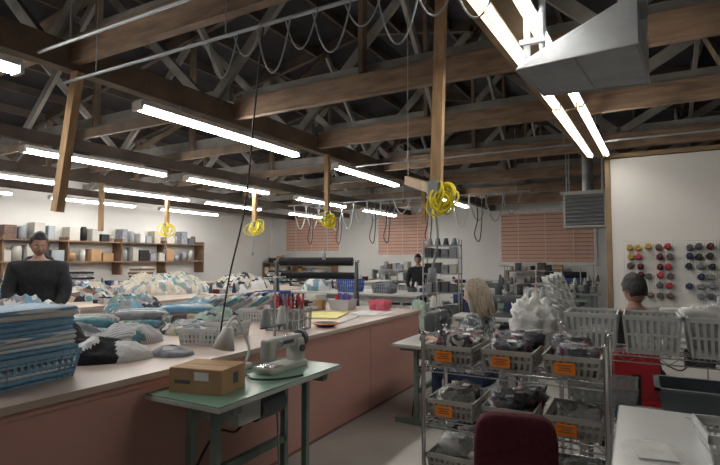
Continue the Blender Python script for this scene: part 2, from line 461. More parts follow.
# ------------------------------------------------------------------ right partition with pegboard
a = MB(); a.bx(-.30, XR, 7.72, 7.84, 0, 2.93, 'wall_plain'); a.build('wall_partition')
a = MB(); a.bx(-.32, XR-.02, 7.69, 7.87, 2.94, 3.0, 'wood_rail'); a.bx(-.37, -.305, 7.71, 7.85, 0, 2.93, 'wood_rail'); a.build('trim_1')
a = MB()
a.bx(-.16, .90, 7.685, 7.715, .90, 1.80, 'pegboard')
random.seed(3)
left = ['red', 'maroon', 'brown_cloth', 'brown_cloth', 'maroon', 'machine_dk', 'red_cloth', 'gold', 'machine_dk']
rgt = ['black', 'machine_dk', 'grey_cloth', 'maroon', 'black', 'navy', 'machine_dk']
for j in range(6):
    for i in range(9):
        if i in (5,) or random.random() < .18: continue
        x = -.09+i*.112+random.uniform(-.012, .012); z = 1.70-j*.125+random.uniform(-.01, .01)
        c = random.choice(rgt if i > 5 else left)
        a.cyl((x, 7.69, z), (x, 7.57, z+.02), .004, 'steel_grey', n=6)
        a.cyl((x, 7.68, z-.003), (x, 7.59, z+.012), .042, c, r2=.034, n=14)
        a.cyl((x, 7.592, z+.012), (x, 7.585, z+.013), .010, 'machine_dk', n=10)
a.build('pegboard_with_thread_cones')

# ------------------------------------------------------------------ unit heater
a = MB()
a.bx(-1.05, -.42, 8.8, 9.3, 2.06, 2.62, 'beige_pl')
for k in range(8): a.box((-.735, 8.785, 2.12+k*.062), (.56, .05, .008), 'steel_grey', rot=(.6, 0, 0))
a.bx(-1.02, -.45, 8.795, 8.80, 2.09, 2.59, 'machine_dk')
a.bx(-1.09, -.38, 8.78, 9.32, 2.60, 2.65, 'beige_pl')
for x in (-1.0, -.47):
    for y in (8.85, 9.25): a.cyl((x, y, 2.64), (x, y, 4.6), .01, 'steel_grey', n=6)
a.cyl((-.73, 9.3, 2.4), (-.73, 9.6, 2.4), .09, 'steel_grey'); a.cyl((-.73, 9.55, 2.35), (-.73, 9.55, 4.7), .09, 'steel_grey')
a.build('unit_heater', bevel=.006)

# ------------------------------------------------------------------ sheet metal duct hopper (top right)
a = MB()
bt = [(-.57, 2.86, 2.62), (.03, 2.80, 2.62), (.09, 3.42, 2.60), (-.50, 3.34, 2.60)]
tp = [(-.56, 2.88, 2.66), (.03, 2.82, 2.90), (.09, 3.40, 2.90), (-.49, 3.32, 2.66)]
a.add(bt+tp, [(0, 3, 2, 1), (0, 1, 5, 4), (1, 2, 6, 5), (2, 3, 7, 6), (3, 0, 4, 7), (4, 5, 6, 7)], 'galv')
for p, q in ((0, 1), (1, 2), (2, 3), (3, 0)): a.tube([bt[p], bt[q]], .008, 'steel_grey', n=6)
a.tube([(-.27, 2.83, 2.617), (-.20, 3.38, 2.597)], .004, 'steel_grey', n=6)
a.bx(-.06, .08, 2.95, 3.3, 2.80, 4.9, 'galv')
a.beam((-.52, 2.90, 2.64), (-.52, 2.90, 4.9), .035, .012, 'galv')
a.tube([(-.45, 3.0, 2.66), (-.45, 3.0, 4.9)], .02, 'galv', n=10)
a.beam((-.56, 2.9, 2.78), (-.42, 2.9, 2.78), .03, .03, 'galv')
a.build('sheet_metal_duct')

# ------------------------------------------------------------------ overhead conduits and cable loops
a = MB()
a.cyl((-3.9, 2.25, 2.93), (1.6, 2.25, 2.93), .012, 'galv', n=8)
a.cyl((-3.9, 2.05, 3.10), (2.0, 2.05, 3.10), .012, 'galv', n=8)
for x in (-3.5, -2.2, -.9, .6):
    a.cyl((x, 2.25, 2.93), (x, 2.25, 4.3), .005, 'steel_grey', n=6)
    a.cyl((x, 2.05, 3.12), (x, 2.05, 4.3), .005, 'steel_grey', n=6)
for k in range(9):
    x = -2.35+k*.2
    s_ = (.26, .16, .30, .20)[k % 4]
    a.tube(cat((x, 2.25+.02*(k % 2), 2.93), (x+.25, 2.25-.02*(k % 2), 2.93), s_, 18), .005, 'steel_grey' if k % 3 else 'grey_pl', n=6)
a.cyl((-3.9, 6.9, 3.02), (3.5, 6.9, 3.02), .013, 'galv', n=8)
for x in (-3, -.8, 2): a.cyl((x, 6.9, 3.02), (x, 6.9, 4.3), .006, 'steel_grey', n=6)
a.build('overhead_cable_conduit')
a = MB()
random.seed(5)
a.cyl((-8.5, 11.2, 3.02), (-2.0, 11.2, 3.02), .014, 'galv', n=6)
for k in range(16):
    x = -8.3+k*.38
    a.tube(cat((x, 11.2, 3.0), (x+.42, 11.2+random.uniform(-.1, .1), 3.0), random.uniform(.3, .75), 16), .013, random.choice(['grey_pl', 'steel_grey', 'white_pl']), n=6)
for x in (-7.8, -6.9, -5.9, -5.5, -4.4, -3.2):
    a.tube(smooth_path([(x, 11.2, 3.0), (x+.05, 11.2, 2.5), (x-.03, 11.2, 2.1), (x+.08, 11.2, 1.95), (x+.14, 11.2, 2.4), (x+.15, 11.2, 3.0)]), .012, 'black', n=6)
for x in (-8, -5, -2.3): a.cyl((x, 11.2, 3.0), (x, 11.2, 4.4), .008, 'steel_grey', n=6)
a.build('hanging_hose_loops')
a = MB()
a.tube(smooth_path([(-1.9, 2.25, 2.93), (-2.05, 2.35, 2.45), (-2.25, 2.5, 1.9), (-2.5, 2.62, 1.4), (-2.62, 2.65, .918)]), .006, 'black', n=6)
a.build('drop_power_cable')

# ------------------------------------------------------------------ hanging posts with yellow cords
def coil(a, c, R, m, n=7, seed=1):
    rnd = random.Random(seed)
    for k in range(n):
        pts = []
        rr = R*rnd.uniform(.55, 1.1); tilt = rnd.uniform(-.8, .8); off = Vector((rnd.uniform(-.03, .04), rnd.uniform(-.03, .03), rnd.uniform(-.06, .04)))
        sx = rnd.uniform(.6, 1.1); roll = rnd.uniform(-.6, .6)
        for i in range(21):
            t = 2*math.pi*i/20
            p = Vector((rr*sx*math.cos(t), rr*.3*math.sin(t+tilt), rr*.75*math.sin(t)))
            p = Matrix.Rotation(tilt, 3, 'Z') @ Matrix.Rotation(roll, 3, 'Y') @ p
            pts.append(Vector(c)+p+off)
        a.tube(pts, .0085, m, n=6, cap=False)
def post(x, y, zb, zt, w, lean=(0, 0), cord=True, seed=1, R=.11):
    a = MB()
    a.beam((x, y, zb), (x+lean[0], y+lean[1], zt), w, w*.75, 'wood_post')
    if cord:
        coil(a, (x+.05, y-.05, zb-.02), R, 'yellow', 12, seed)
        a.box((x, y-.05, zb+.05), (.07, .05, .11), 'galv')
        a.tube(smooth_path([(x, y-.05, zb), (x+.03, y-.06, zb-.3), (x-.02, y-.04, zb-.5)]), .008, 'grey_pl', n=6)
        a.sq((x-.02, y-.04, zb-.54), (.05, .05, .1), 'grey_pl', nu=8, nv=6)
    return a.build('wooden_drop_post')
post(-1.22, 3.3, 1.98, 3.9, .075, (.06, .02), True, 1, .13)
post(-4.10, 2.34, 1.93, 3.07, .085, (.14, .05), False)
post(-3.93, 6.1, 2.12, 3.07, .07, (0, 0), True, 2, .11)
post(-6.85, 7.9, 2.2, 3.06, .09, (0, 0), True, 3, .16)
post(-9.35, 7.8, 2.25, 3.06, .09, (0, 0), True, 4, .18)
post(-9.35, 6.2, 2.1, 3.06, .09, (0, 0), False)
post(-3.98, 10.0, 2.3, 3.07, .08, (0, 0), False)
a = MB(); a.beam((-1.66, 3.80, 2.20), (-1.27, 3.38, 2.05), .045, .07, 'wood_post'); a.cyl((-1.64, 3.78, 2.19), (-1.64, 3.78, 4.9), .004, 'steel_grey', n=6); a.build('wooden_cord_arm')

# ------------------------------------------------------------------ main pink cutting counter
a = MB()
CX0, CX1, CY0, CY1 = -5.0, -2.41, -1.6, 5.92
a.bx(CX0+.02, CX1-.015, CY0, CY1-.02, .0, .875, 'pink_panel')
a.bx(CX0-.01, CX1+.01, CY0-.01, CY1, .875, .91, 'counter_top')
a.bx(CX1-.02, CX1-.006, CY0, CY1-.02, .84, .874, 'pink_panel')
for y in (-.2, 1.0, 2.2, 3.4, 4.6): a.bx(CX1-.0155, CX1-.0135, y-.004, y+.004, .03, .84, 'seam')
a.bx(CX1-.0155, CX1-.012, CY0, CY1-.02, .0, .025, 'seam')
a.build('cutting_counter')

def table(name, x0, x1, y0, y1, z, top='table_white', leg='steel_grey', shelf=True):
    a = MB()
    a.bx(x0, x1, y0, y1, z-.035, z, top)
    for x in (x0+.06, x1-.06):
        for y in ([y0+.06, y1-.06]+([(y0+y1)/2] if y1-y0 > 2.5 else [])):
            a.bx(x-.025, x+.025, y-.025, y+.025, 0, z-.035, leg)
    a.bx(x0+.05, x1-.05, y0+.05, y0+.08, z-.12, z-.035, leg); a.bx(x0+.05, x1-.05, y1-.08, y1-.05, z-.12, z-.035, leg)
    if shelf: a.bx(x0+.05, x1-.05, y0+.05, y1-.05, .25, .27, top)
    return a.build(name, bevel=.003)
table('cutting_table', -9.0, -6.5, 2.0, 11.0, .9, 'counter_top')
table('cutting_table', -12.2, -10.4, 2.5, 10.5, .9, 'counter_top')
table('work_table', -6.2, -3.4, 8.2, 9.5, .9)
table('work_table', -5.5, -3.9, 12.0, 13.2, .9)
table('work_table', -9.5, -6.5, 12.6, 13.8, .9)
table('work_table', -.90, -.30, 3.80, 4.4, .80)
table('work_table', -2.4, -.9, 13.5, 14.5, .9)

# ------------------------------------------------------------------ fabric on counters
def stack(name, x, y, z, w, d, n, h, ms, rz=0, seed=1, jit=.02):
    rnd = random.Random(seed); a = MB(); zz = z+h/2
    for k in range(n):
        a.slab((rnd.uniform(-jit, jit), rnd.uniform(-jit, jit), zz-z), w*rnd.uniform(.94, 1.0), d*rnd.uniform(.94, 1), h, ms[k % len(ms)], rnd.uniform(-.05, .05))
        zz += h*.97
    return a.build(name, (x, y, z+.001), rz)
def shingle(x, y, z, n, ms, rz=0, seed=1, w=.34, d=.26, h=.05, step=.075, tilt=-.55, name='folded_garment_row'):
    rnd = random.Random(seed); a = MB()
    for k in range(n):
        a.slab(((k-n/2)*step, rnd.uniform(-.015, .015), w*.5*abs(math.sin(tilt))+h*.45), w*rnd.uniform(.9, 1), d*rnd.uniform(.9, 1), h, ms[k % len(ms)], rnd.uniform(-.06, .06), tilt+rnd.uniform(-.06, .06))
    return a.build(name, (x, y, z+.001), rz)
def rolls(x, y, z, n, ms, rz=0, seed=1, L=.5, r=.05):
    rnd = random.Random(seed); a = MB()
    for lay in range(2):
        for k in range(n-lay):
            yy = (k-(n-1-lay)/2)*r*2.05; zz = r*.85+lay*r*1.45; ll = L*rnd.uniform(.85, 1.05)
            a.sq((rnd.uniform(-.03, .03), yy, zz), (ll, r*2.15, r*1.75), ms[(k+lay) % len(ms)], .8, .6, amp=.16, seed=seed+k+lay*7, nu=24, nv=16, rot=(0, 0, rnd.uniform(-.1, .1)), fq=7)
    return a.build('rolled_fabric_bundles', (x, y, z+.001), rz)
a = MB()
a.basket((0, 0, 0), .42, .5, .15, 'basket_blue', nx=12, ny=14, rows=4)
zz = .03
for k in range(14):
    a.slab((random.uniform(-.014, .014), random.uniform(-.014, .014), zz), .38, .46, .028, ['ltblue', 'bluestripe', 'white_cloth', 'bluestripe', 'ltblue'][k % 5], random.uniform(-.05, .05)); zz += .026
a.build('towel_basket', (-2.88, 1.42, .911), .12)
def heapobj(name, x, y, z, rx, ry, h, ms, seed, rz=0, pf=5, cr=9, N=34):
    a = MB(); a.heap(0, 0, 0, rx, ry, h, ms, seed, N=N, pf=pf, cr=cr); return a.build(name, (x, y, z+.001), rz)
heapobj('garment_pile', -3.02, 2.05, .91, .28, .22, .17, ['black_cloth', 'black_cloth', 'white_cloth', 'black_cloth'], 2, .7, pf=3)
heapobj('garment_pile', -3.40, 2.05, .91, .26, .26, .22, ['white_cloth', 'mix_light', 'black_cloth'], 5, .2, pf=4)
heapobj('garment_pile', -2.74, 2.36, .91, .15, .12, .08, ['grey_cloth', 'mix_dark'], 8, .2, pf=6)
heapobj('garment_pile', -3.55, 1.45, .91, .24, .26, .32, ['mix_brown', 'brown_cloth'], 6, .2)
heapobj('garment_pile', -4.45, 1.60, .91, .42, .36, .40, ['mix_brown', 'mix_dark', 'brown_cloth'], 9, .4)
heapobj('garment_pile', -4.72, 2.45, .91, .26, .40, .34, ['mix_brown', 'mix_blue', 'grey_cloth'], 11, .1, cr=9)
heapobj('garment_pile', -3.42, 2.55, .91, .22, .20, .18, ['mix_light', 'greystripe', 'mix_dark'], 12, .6)
heapobj('garment_pile', -4.72, 3.55, .91, .26, .42, .32, ['mix_blue', 'mix_light', 'mix_dark'], 13, .3, cr=9)
heapobj('garment_pile', -3.62, 3.62, .91, .24, .26, .18, ['mix_light', 'green_cloth', 'mix_dark'], 14, .3)
heapobj('garment_pile', -4.6, 4.5, .91, .34, .38, .24, ['mix_light', 'mix_blue', 'mix_brown'], 15, .3)
heapobj('garment_pile', -3.48, 3.12, .91, .22, .2, .15, ['mix_dark', 'mix_light'], 16, .3)
rolls(-4.05, 1.95, .91, 5, ['mix_blue', 'white_cloth', 'bluestripe', 'green_cloth', 'mix_light'], .9, 1)
rolls(-4.1, 2.55, .91, 5, ['bluestripe', 'teal_cloth', 'cream_cloth', 'mix_blue', 'greystripe'], .8, 2)
rolls(-4.12, 3.15, .91, 5, ['mix_light', 'grey_cloth', 'white_cloth', 'green_cloth', 'bluestripe'], .7, 3)
rolls(-4.15, 3.75, .91, 5, ['mix_brown', 'ltblue', 'mix_blue', 'cream_cloth', 'teal_cloth'], .6, 4)
shingle(-4.05, 4.35, .91, 8, ['mix_light', 'grey_cloth', 'white_cloth', 'teal_cloth'], .5, 3)
shingle(-4.75, 1.05, .91, 8, ['bluestripe', 'white_cloth'], .9, 4)
shingle(-4.35, 5.0, .91, 7, ['white_cloth', 'mix_light', 'navy'], .2, 6)
def wbasket(x, y, z, w, d, h, ms, rz=0, seed=1, m='white_pl', name='plastic_basket', hp=.6):
    a = MB(); a.basket((0, 0, 0), w, d, h, m, nx=9, ny=9)
    a.heap(0, 0, .012, w*.42, d*.42, h*hp+.06, ms, seed, N=20, square=True); return a.build(name, (x, y, z+.001), rz)
wbasket(-2.90, 2.80, .91, .32, .24, .12, ['mix_light', 'mix_dark'], .3, 3)
wbasket(-3.02, 3.16, .91, .30, .24, .12, ['mix_light', 'mix_dark'], .3, 4)
wbasket(-3.42, 4.02, .91, .32, .24, .13, ['mix_light', 'mix_brown'], .1, 5)
# scissors / marker holder
a = MB()
a.basket((0, 0, 0), .32, .26, .19, 'clear_pl', fl=.97, nx=6, ny=6, rows=2)
for p in ((-.16, -.13), (.16, -.13), (.16, .13), (-.16, .13)): a.cyl((p[0], p[1], 0), (p[0], p[1], .2), .005, 'white_pl', n=6)
for z in (.1, .195):
    a.tube([(-.16, -.13, z), (.16, -.13, z), (.16, .13, z), (-.16, .13, z), (-.16, -.13, z)], .004, 'white_pl', n=6)
a.bx(-.13, .13, -.005, .005, .01, .17, 'clear_pl')
random.seed(11)
for k in range(46):
    x = random.uniform(-.13, .13); y = random.uniform(-.11, .11)
    dx, dy = random.uniform(-.03, .03), random.uniform(-.03, .03); hh = random.uniform(.25, .33)
    c = random.choice(['red', 'maroon', 'pink_pl', 'red', 'red', 'grey_pl', 'violet'])
    a.cyl((x, y, .012), (x+dx*.6, y+dy*.6, hh*.72), .006, 'white_pl' if k % 2 else 'grey_pl', n=6)
    a.cyl((x+dx*.6, y+dy*.6, hh*.72), (x+dx, y+dy, hh), .011, c, r2=.007, n=8)
a.build('scissors_and_marker_holder', (-2.78, 3.68, .911), .2)
a = MB(); a.lathe([(0, .004), (.08, .004), (.12, .03), (.125, .032), (.122, .036), (.08, .012), (0, .012)], (0, 0, 0), 'machine_dk', 24)
a.lathe([(.118, .03), (.128, .03), (.128, .037), (.118, .037), (.118, .03)], (0, 0, 0), 'orange', 24); a.build('pin_dish', (-2.60, 4.02, .908))
a = MB(); a.bx(-.22, .22, -.3, .3, 0, .008, 'yellow_paper'); a.bx(-.2, .22, -.28, .3, .008, .012, 'yellow_paper'); a.build('yellow_pattern_paper', (-3.10, 4.75, .911), .3)
a = MB(); a.basket((0, 0, 0), .22, .18, .12, 'pink_pl', nx=7, ny=6); a.heap(0, 0, .012, .09, .07, .1, ['white_cloth', 'red_cloth'], 3, N=12, square=True); a.build('small_plastic_basket', (-2.85, 5.66, .911))
a = MB(); a.bin((0, 0, 0), .3, .22, .12, 'white_pl')
for k in range(14):
    x, y = random.uniform(-.11, .11), random.uniform(-.07, .07); a.cyl((x, y, .01), (x, y, .17+.04*random.random()), .02, random.choice(['violet', 'blue', 'white_pl', 'teal', 'red']), n=10)
a.build('thread_spool_bin', (-3.3, 5.5, .911))
wbasket(-3.9, 5.65, .91, .34, .26, .16, ['white_cloth', 'cream_cloth'], 0, 6)
wbasket(-4.55, 5.65, .91, .4, .3, .18, ['white_cloth', 'mix_blue'], 0, 7, 'blue')
a = MB(); a.bx(-.2, .2, -.2, .2, 0, .006, 'paper'); a.bx(-.18, .15, -.15, .2, .006, .01, 'white_pl'); a.build('pattern_sheets', (-2.75, 5.2, .911), .1)
a = MB(); a.bx(-.012, .012, -.3, .3, 0, .006, 'galv'); a.bx(-.012, .012, .28, .3, .006, .012, 'galv'); a.build('metal_yardstick', (-2.65, 4.55, .911), .2)
random.seed(31)
def clutter(name, x, y, z, w, d, n, seed, rz=0):
    r = random.Random(seed); a = MB(); cs = ['white_pl', 'grey_pl', 'cardboard', 'machine_dk', 'beige_pl', 'machine_dk', 'maroon', 'navy', 'white_cloth', 'machine', 'black']
    g = max(2, int(math.sqrt(n)+.5))
    for k in range(n):
        cx = (-.5+((k % g)+.5)/g)*w; cy = (-.5+((k//g)+.5)/g)*d; s_ = min(w, d)/g*.42; c = r.choice(cs); t = r.random()
        if t < .35: a.box((cx, cy, .04), (s_*1.7, s_*1.5, .08), c); a.box((cx, cy, .09), (s_*1.2, s_*1.1, .02), r.choice(cs))
        elif t < .6: a.lathe([(0, 0), (s_*.6, 0), (s_*.3, .17), (s_*.12, .19), (0, .19)], (cx, cy, 0), c, 12)
        elif t < .8: a.lathe([(s_*.3, 0), (s_*.9, 0), (s_*.9, .05), (s_*.3, .05), (s_*.3, 0)], (cx, cy, 0), c, 14)
        else: a.bin((cx, cy, 0), s_*1.8, s_*1.6, .12, c); a.heap(cx, cy, .01, s_*.7, s_*.6, .13, ['mix_light', 'mix_dark'], seed+k, N=10, square=True)
    return a.build(name, (x, y, z+.001), rz)
clutter('sewing_supplies', -3.58, 5.05, .91, .34, .3, 6, 2)
clutter('sewing_supplies', -5.6, 9.2, .9, .8, .4, 9, 3)
clutter('sewing_supplies', -3.75, 9.2, .9, .5, .4, 6, 4)
clutter('sewing_supplies', -4.6, 12.6, .9, 1.2, .9, 12, 5)
clutter('sewing_supplies', -8, 13.2, .9, 2.4, .9, 16, 6)
clutter('sewing_supplies', -6.9, 7.2, .9, .5, .8, 9, 8)
clutter('sewing_supplies', -6.8, 4.8, .9, .4, .7, 9, 9)
# piles on second / third table
heapobj('white_fabric_pile', -8.05, 6.7, .9, .75, 1.0, .44, ['cream_cloth', 'cream_cloth', 'mix_light', 'cream_cloth'], 21, .3, cr=8, N=64)
heapobj('white_fabric_pile', -7.7, 8.5, .9, .55, .7, .38, ['cream_cloth', 'mix_dark', 'white_cloth'], 22, 0, cr=7, N=40)
heapobj('garment_pile', -7.9, 4.9, .9, .6, .6, .34, ['mix_brown', 'mix_light', 'mix_dark'], 23, 0, cr=7)
heapobj('garment_pile', -7.2, 3.6, .9, .5, .6, .34, ['mix_dark', 'navy', 'mix_light'], 24, cr=6)
heapobj('garment_pile', -8.2, 3.0, .9, .5, .5, .42, ['mix_brown', 'mix_dark'], 25, cr=6)
for i, (x, y) in enumerate([(-7.0, 9.8), (-8.0, 10.2), (-11.2, 4.0), (-11.0, 5.5), (-11.3, 7), (-11.1, 8.5), (-11.2, 9.8)]):
    stack('folded_fabric_stack', x, y, .9, .5, .4, 6+i % 3*2, .045, [['mix_brown', 'mix_dark'], ['grey_cloth', 'black_cloth', 'mix_light'], ['brown_cloth', 'cream_cloth']][i % 3], 0, 30+i)
for i, y in enumerate((3.2, 4.8, 6.3, 7.8)): clutter('sewing_supplies', -11.4, y, .9, .7, .5, 9, 50+i)
heapobj('white_fabric_pile', -5.8, 8.6, .9, .3, .3, .3, ['white_cloth', 'mix_light'], 27)
wbasket(-4.95, 8.55, .9, .4, .4, .25, ['grey_cloth', 'mix_light'], 0, 8, 'blue')
wbasket(-4.2, 8.55, .9, .36, .4, .2, ['navy', 'mix_light'], 0, 9, 'grey_pl')

# ------------------------------------------------------------------ left wall shelving
cc = ['beige_pl', 'grey_pl', 'white_pl', 'beige_pl', 'machine_dk', 'grey_cloth', 'brown_cloth', 'grey_pl', 'cream_cloth', 'black', 'grey_pl', 'cardboard']
a = MB()
y0, y1 = 3.0, 12.0
for z in (1.45, 1.98): a.bx(XL+.01, XL+.45, y0, y1, z, z+.035, 'wood_shelf')
for y in [y0+k*1.5 for k in range(7)]: a.bx(XL+.01, XL+.42, y-.02, y+.02, 1.1, 2.1, 'wood_shelf')
random.seed(9)
for z in (1.485, 2.015):
    y = y0+.1
    while y < y1-.3:
        w = random.uniform(.15, .32); h = random.uniform(.18, .42)
        for q in range(7):
            yy = y0+q*1.5
            if y < yy+.02 and y+w > yy-.02: y = yy+.03
        if y > y1-.3: break
        if random.random() < .6: a.bx(XL+.06, XL+.38, y, y+w, z, z+h, random.choice(cc))
        else:
            a.lathe([(0, 0), (w*.42, 0), (w*.42, h*.85), (w*.3, h), (0, h)], (XL+.23, y+w/2, z), random.choice(cc), 12)
        y += w+random.uniform(.02, .10)
a.build('wall_storage_shelf')
def shelf_unit(name, x, y, rz, w, d, h, n, seed, wood='wood_shelf', cc=cc):
    a = MB(); rnd = random.Random(seed)
    for sx in (-1, 1): a.bx(sx*w/2-.02, sx*w/2+.02, -d/2, d/2, 0, h, wood)
    for k in range(n+1):
        z = .08+(h-.12)*k/n; a.bx(-w/2+.02, w/2-.02, -d/2, d/2, z, z+.03, wood)
        xx = -w/2+.06; top = (h-.12)/n
        while xx < w/2-.25:
            bw = rnd.uniform(.12, .24); bh = rnd.uniform(.4, .85)*top
            if rnd.random() < .55: a.bx(xx, xx+bw, -d/2+.03, d/2-.05, z+.031, z+bh, rnd.choice(cc))
            else: a.lathe([(0, 0), (bw*.45, 0), (bw*.45, bh*.8), (bw*.2, bh-.031), (0, bh-.031)], (xx+bw/2, 0, z+.031), rnd.choice(cc), 12)
            xx += bw+rnd.uniform(.01, .08)
    return a.build(name, (x, y, 0), rz)
shelf_unit('storage_shelf_unit', -12.2, 15.6, 0, 1.4, .4, 1.4, 3, 1)
shelf_unit('storage_shelf_unit', -10.5, 15.6, 0, 1.6, .4, 1.3, 3, 2)
shelf_unit('storage_shelf_unit', -7.3, 15.6, 0, 1.5, .4, 1.2, 3, 4, 'steel_grey')
shelf_unit('storage_shelf_unit', -2.6, 15.6, 0, 1.8, .4, 1.2, 3, 5, 'wood_grey')
a = MB()
for x in (-.28, .28):
    for y in (-.2, .2): a.cyl((x, y, 0), (x, y, 1.86), .013, 'chrome', n=8)
for z in (.3, .65, 1.0, 1.3, 1.55, 1.75):
    a.bx(-.29, .29, -.21, .21, z, z+.02, 'grey_pl')
random.seed(4)
for z in (.32, .67, 1.02, 1.32, 1.57):
    for k in range(4):
        h = random.uniform(.13, .17); a.bx(-.26+k*.13, -.26+k*.13+.11, -.17, .12, z+.001, z+h, random.choice(['grey_pl', 'machine_dk', 'machine_dk', 'beige_pl', 'grey_cloth', 'black']))
for k in range(4): a.lathe([(0, 0), (.05, 0), (.03, .11), (.01, .11), (0, .11)], (-.2+k*.13, 0, 1.771), random.choice(['beige_pl', 'grey_pl', 'machine_dk']), 12)
a.build('metal_spool_shelf', (-2.75, 7.7, 0), .2)
a = MB()
for x in (-.75, .75):
    a.bx(x-.03, x+.03, -.3, .3, 0, .05, 'machine_dk'); a.beam((x, -.2, .05), (x, 0, 1.5), .04, .05, 'machine_dk'); a.beam((x, .2, .05), (x, 0, 1.5), .04, .05, 'machine_dk')
a.cyl((-.8, 0, 1.5), (.8, 0, 1.5), .02, 'chrome'); a.cyl((-.68, 0, 1.5), (.68, 0, 1.5), .075, 'black_cloth', n=18)
a.cyl((-.7, .12, 1.25), (.7, .12, 1.25), .06, 'black_cloth', n=18); a.cyl((-.75, 0, .4), (.75, 0, .4), .02, 'machine_dk')
a.build('fabric_roll_stand', (-5.0, 7.4, 0), .25)
a = MB()
for k in range(6):
    a.cyl((-.5, (k % 3)*.17-.17, .08+(k//3)*.15), (.5, (k % 3)*.17-.17, .08+(k//3)*.15), .075, ['blue', 'navy', 'navy', 'black_cloth', 'blue', 'navy'][k], n=16)
a.build('fabric_rolls', (-1.65, 14.0, .906), .1)

# ------------------------------------------------------------------ sewing stations
def sewing(x, y, rz, top='green_top', z=.80, L=1.16, W=.54, seed=1, mx=.12, hs=1.0, leg='green_leg', body='machine'):
    a = MB()
    a.bx(-L/2, L/2, -W/2, W/2, z-.035, z, top)
    a.bx(-L/2-.004, L/2+.004, -W/2-.004, W/2+.004, z-.031, z-.008, 'machine')
    for sx in (-1, 1):
        x0 = sx*L*.36
        a.bx(x0-.03, x0+.03, -W*.46, W*.46, z-.08, z-.036, leg)
        for sy in (-1, 1): a.bx(x0-.02, x0+.02, sy*.09-.02, sy*.09+.02, .05, z-.08, leg)
        a.bx(x0-.03, x0+.03, -.30, .30, .0, .05, leg)
    a.bx(-L*.36, L*.36, .07, .11, .28, .33, leg)
    a.box((0, -.04, .14), (.42, .26, .02), 'machine_dk', rot=(.2, 0, 0))
    a.cyl((.2, -.04, .15), (.2, -.02, z-.25), .007, 'steel_grey', n=6)
    a.cyl((.02, .03, z-.2), (.26, .03, z-.2), .085, 'machine_dk', n=18); a.cyl((.26, .03, z-.2), (.30, .03, z-.2), .045, 'steel_grey')
    a.bx(.1, .14, -.0, .06, z-.14, z-.04, 'machine_dk')
    a.bx(-.36, -.18, -.2, .1, z-.17, z-.045, 'machine')
    a.tube(smooth_path([(.1, .1, z-.2), (.0, .14, z-.35), (-.2, .12, z-.3), (-.38, .12, z-.5), (-.4, .14, .06)]), .008, 'black', n=6)
    M0 = a.M.copy(); a.M = Matrix.Translation((mx, 0, z)) @ Matrix.Diagonal((hs, hs, hs, 1))
    a.sq((0, 0, .025), (.50, .19, .05), body, .15, nu=16, nv=8)
    a.bx(-.23, -.08, -.09, .09, .0502, .053, 'chrome')
    a.sq((.19, 0, .13), (.12, .13, .22), body, .3)
    a.sq((.02, 0, .225), (.44, .10, .095), body, .3)
    a.sq((-.18, 0, .18), (.09, .105, .18), body, .35)
    a.cyl((-.19, 0, .02), (-.19, 0, .10), .006, 'chrome', n=6); a.bx(-.215, -.165, -.02, .02, .055, .063, 'chrome')
    a.cyl((.24, 0, .22), (.285, 0, .22), .072, 'machine_dk', n=20); a.cyl((.285, 0, .22), (.295, 0, .22), .05, 'chrome')
    for sy in (-1, 1):
        a.cyl((-.1, sy*.045, .22), (-.1, sy*.075, .22), .022, 'chrome'); a.cyl((.19, sy*.06, .15), (.19, sy*.085, .15), .03, 'machine_dk')
        a.bx(-.05, .10, min(sy*.05, sy*.052), max(sy*.05, sy*.052), .21, .24, 'machine_dk')
    a.tube(smooth_path([(.05, -.02, .27), (.03, -.05, .29), (-.05, -.04, .28)]), .004, 'chrome', n=5)
    a.M = M0
    a.cyl((.44, .2, z), (.44, .2, z+.62), .009, 'chrome', n=8)
    a.beam((.29, .2, z+.25), (.56, .2, z+.25), .02, .012, 'machine_dk'); a.beam((.29, .2, z+.6), (.56, .2, z+.6), .015, .01, 'chrome')
    rn = random.Random(seed)
    for dx in (-.1, .08): a.lathe([(0, 0), (.042, 0), (.022, .12), (.01, .13), (0, .13)], (.44+dx, .2, z+.258), rn.choice(['white_pl', 'grey_pl', 'machine_dk', 'beige_pl']), 14)
    return a.build('industrial_sewing_machine_table', (x, y, 0), rz, bevel=.002)
sewing(-2.10, 2.44, math.pi/2, seed=1, mx=.27, z=.815, hs=.80)
sewing(-1.76, 4.85, math.pi/2, 'table_white', seed=2, z=.76, mx=-.1, body='machine_dk')
sewing(-1.6, 6.6, 0, 'table_white', seed=3, body='machine_dk')
sewing(-1.5, 8.3, 0, 'green_top', seed=4)
sewing(-2.7, 9.9, 0, 'table_white', seed=5, body='machine_dk')
sewing(-1.4, 10.2, 0, 'green_top', seed=6)
sewing(-3.1, 11.4, 0, 'table_white', seed=7)
sewing(.35, 5.75, 0, 'table_white', seed=8, mx=.05)
sewing(-1.3, 12.0, 0, 'green_top', seed=9, body='machine_dk')

# cardboard box
a = MB()
a.box((0, 0, .065), (.33, .25, .13), 'cardboard')
a.box((.04, -.127, .095), (.09, .002, .045), 'paper'); a.box((0, 0, .1303), (.33, .045, .001), 'tape')
a.box((.166, .02, .07), (.002, .05, .06), 'machine_dk')
a.box((-.08, -.1265, .06), (.10, .001, .02), 'machine_dk')
for sy in (-1, 1): a.box((0, sy*.064, .132), (.33, .12, .003), 'cardboard', rot=(.02*sy, 0, 0))
a.build('cardboard_box', (-2.15, 2.10, .816), .22)
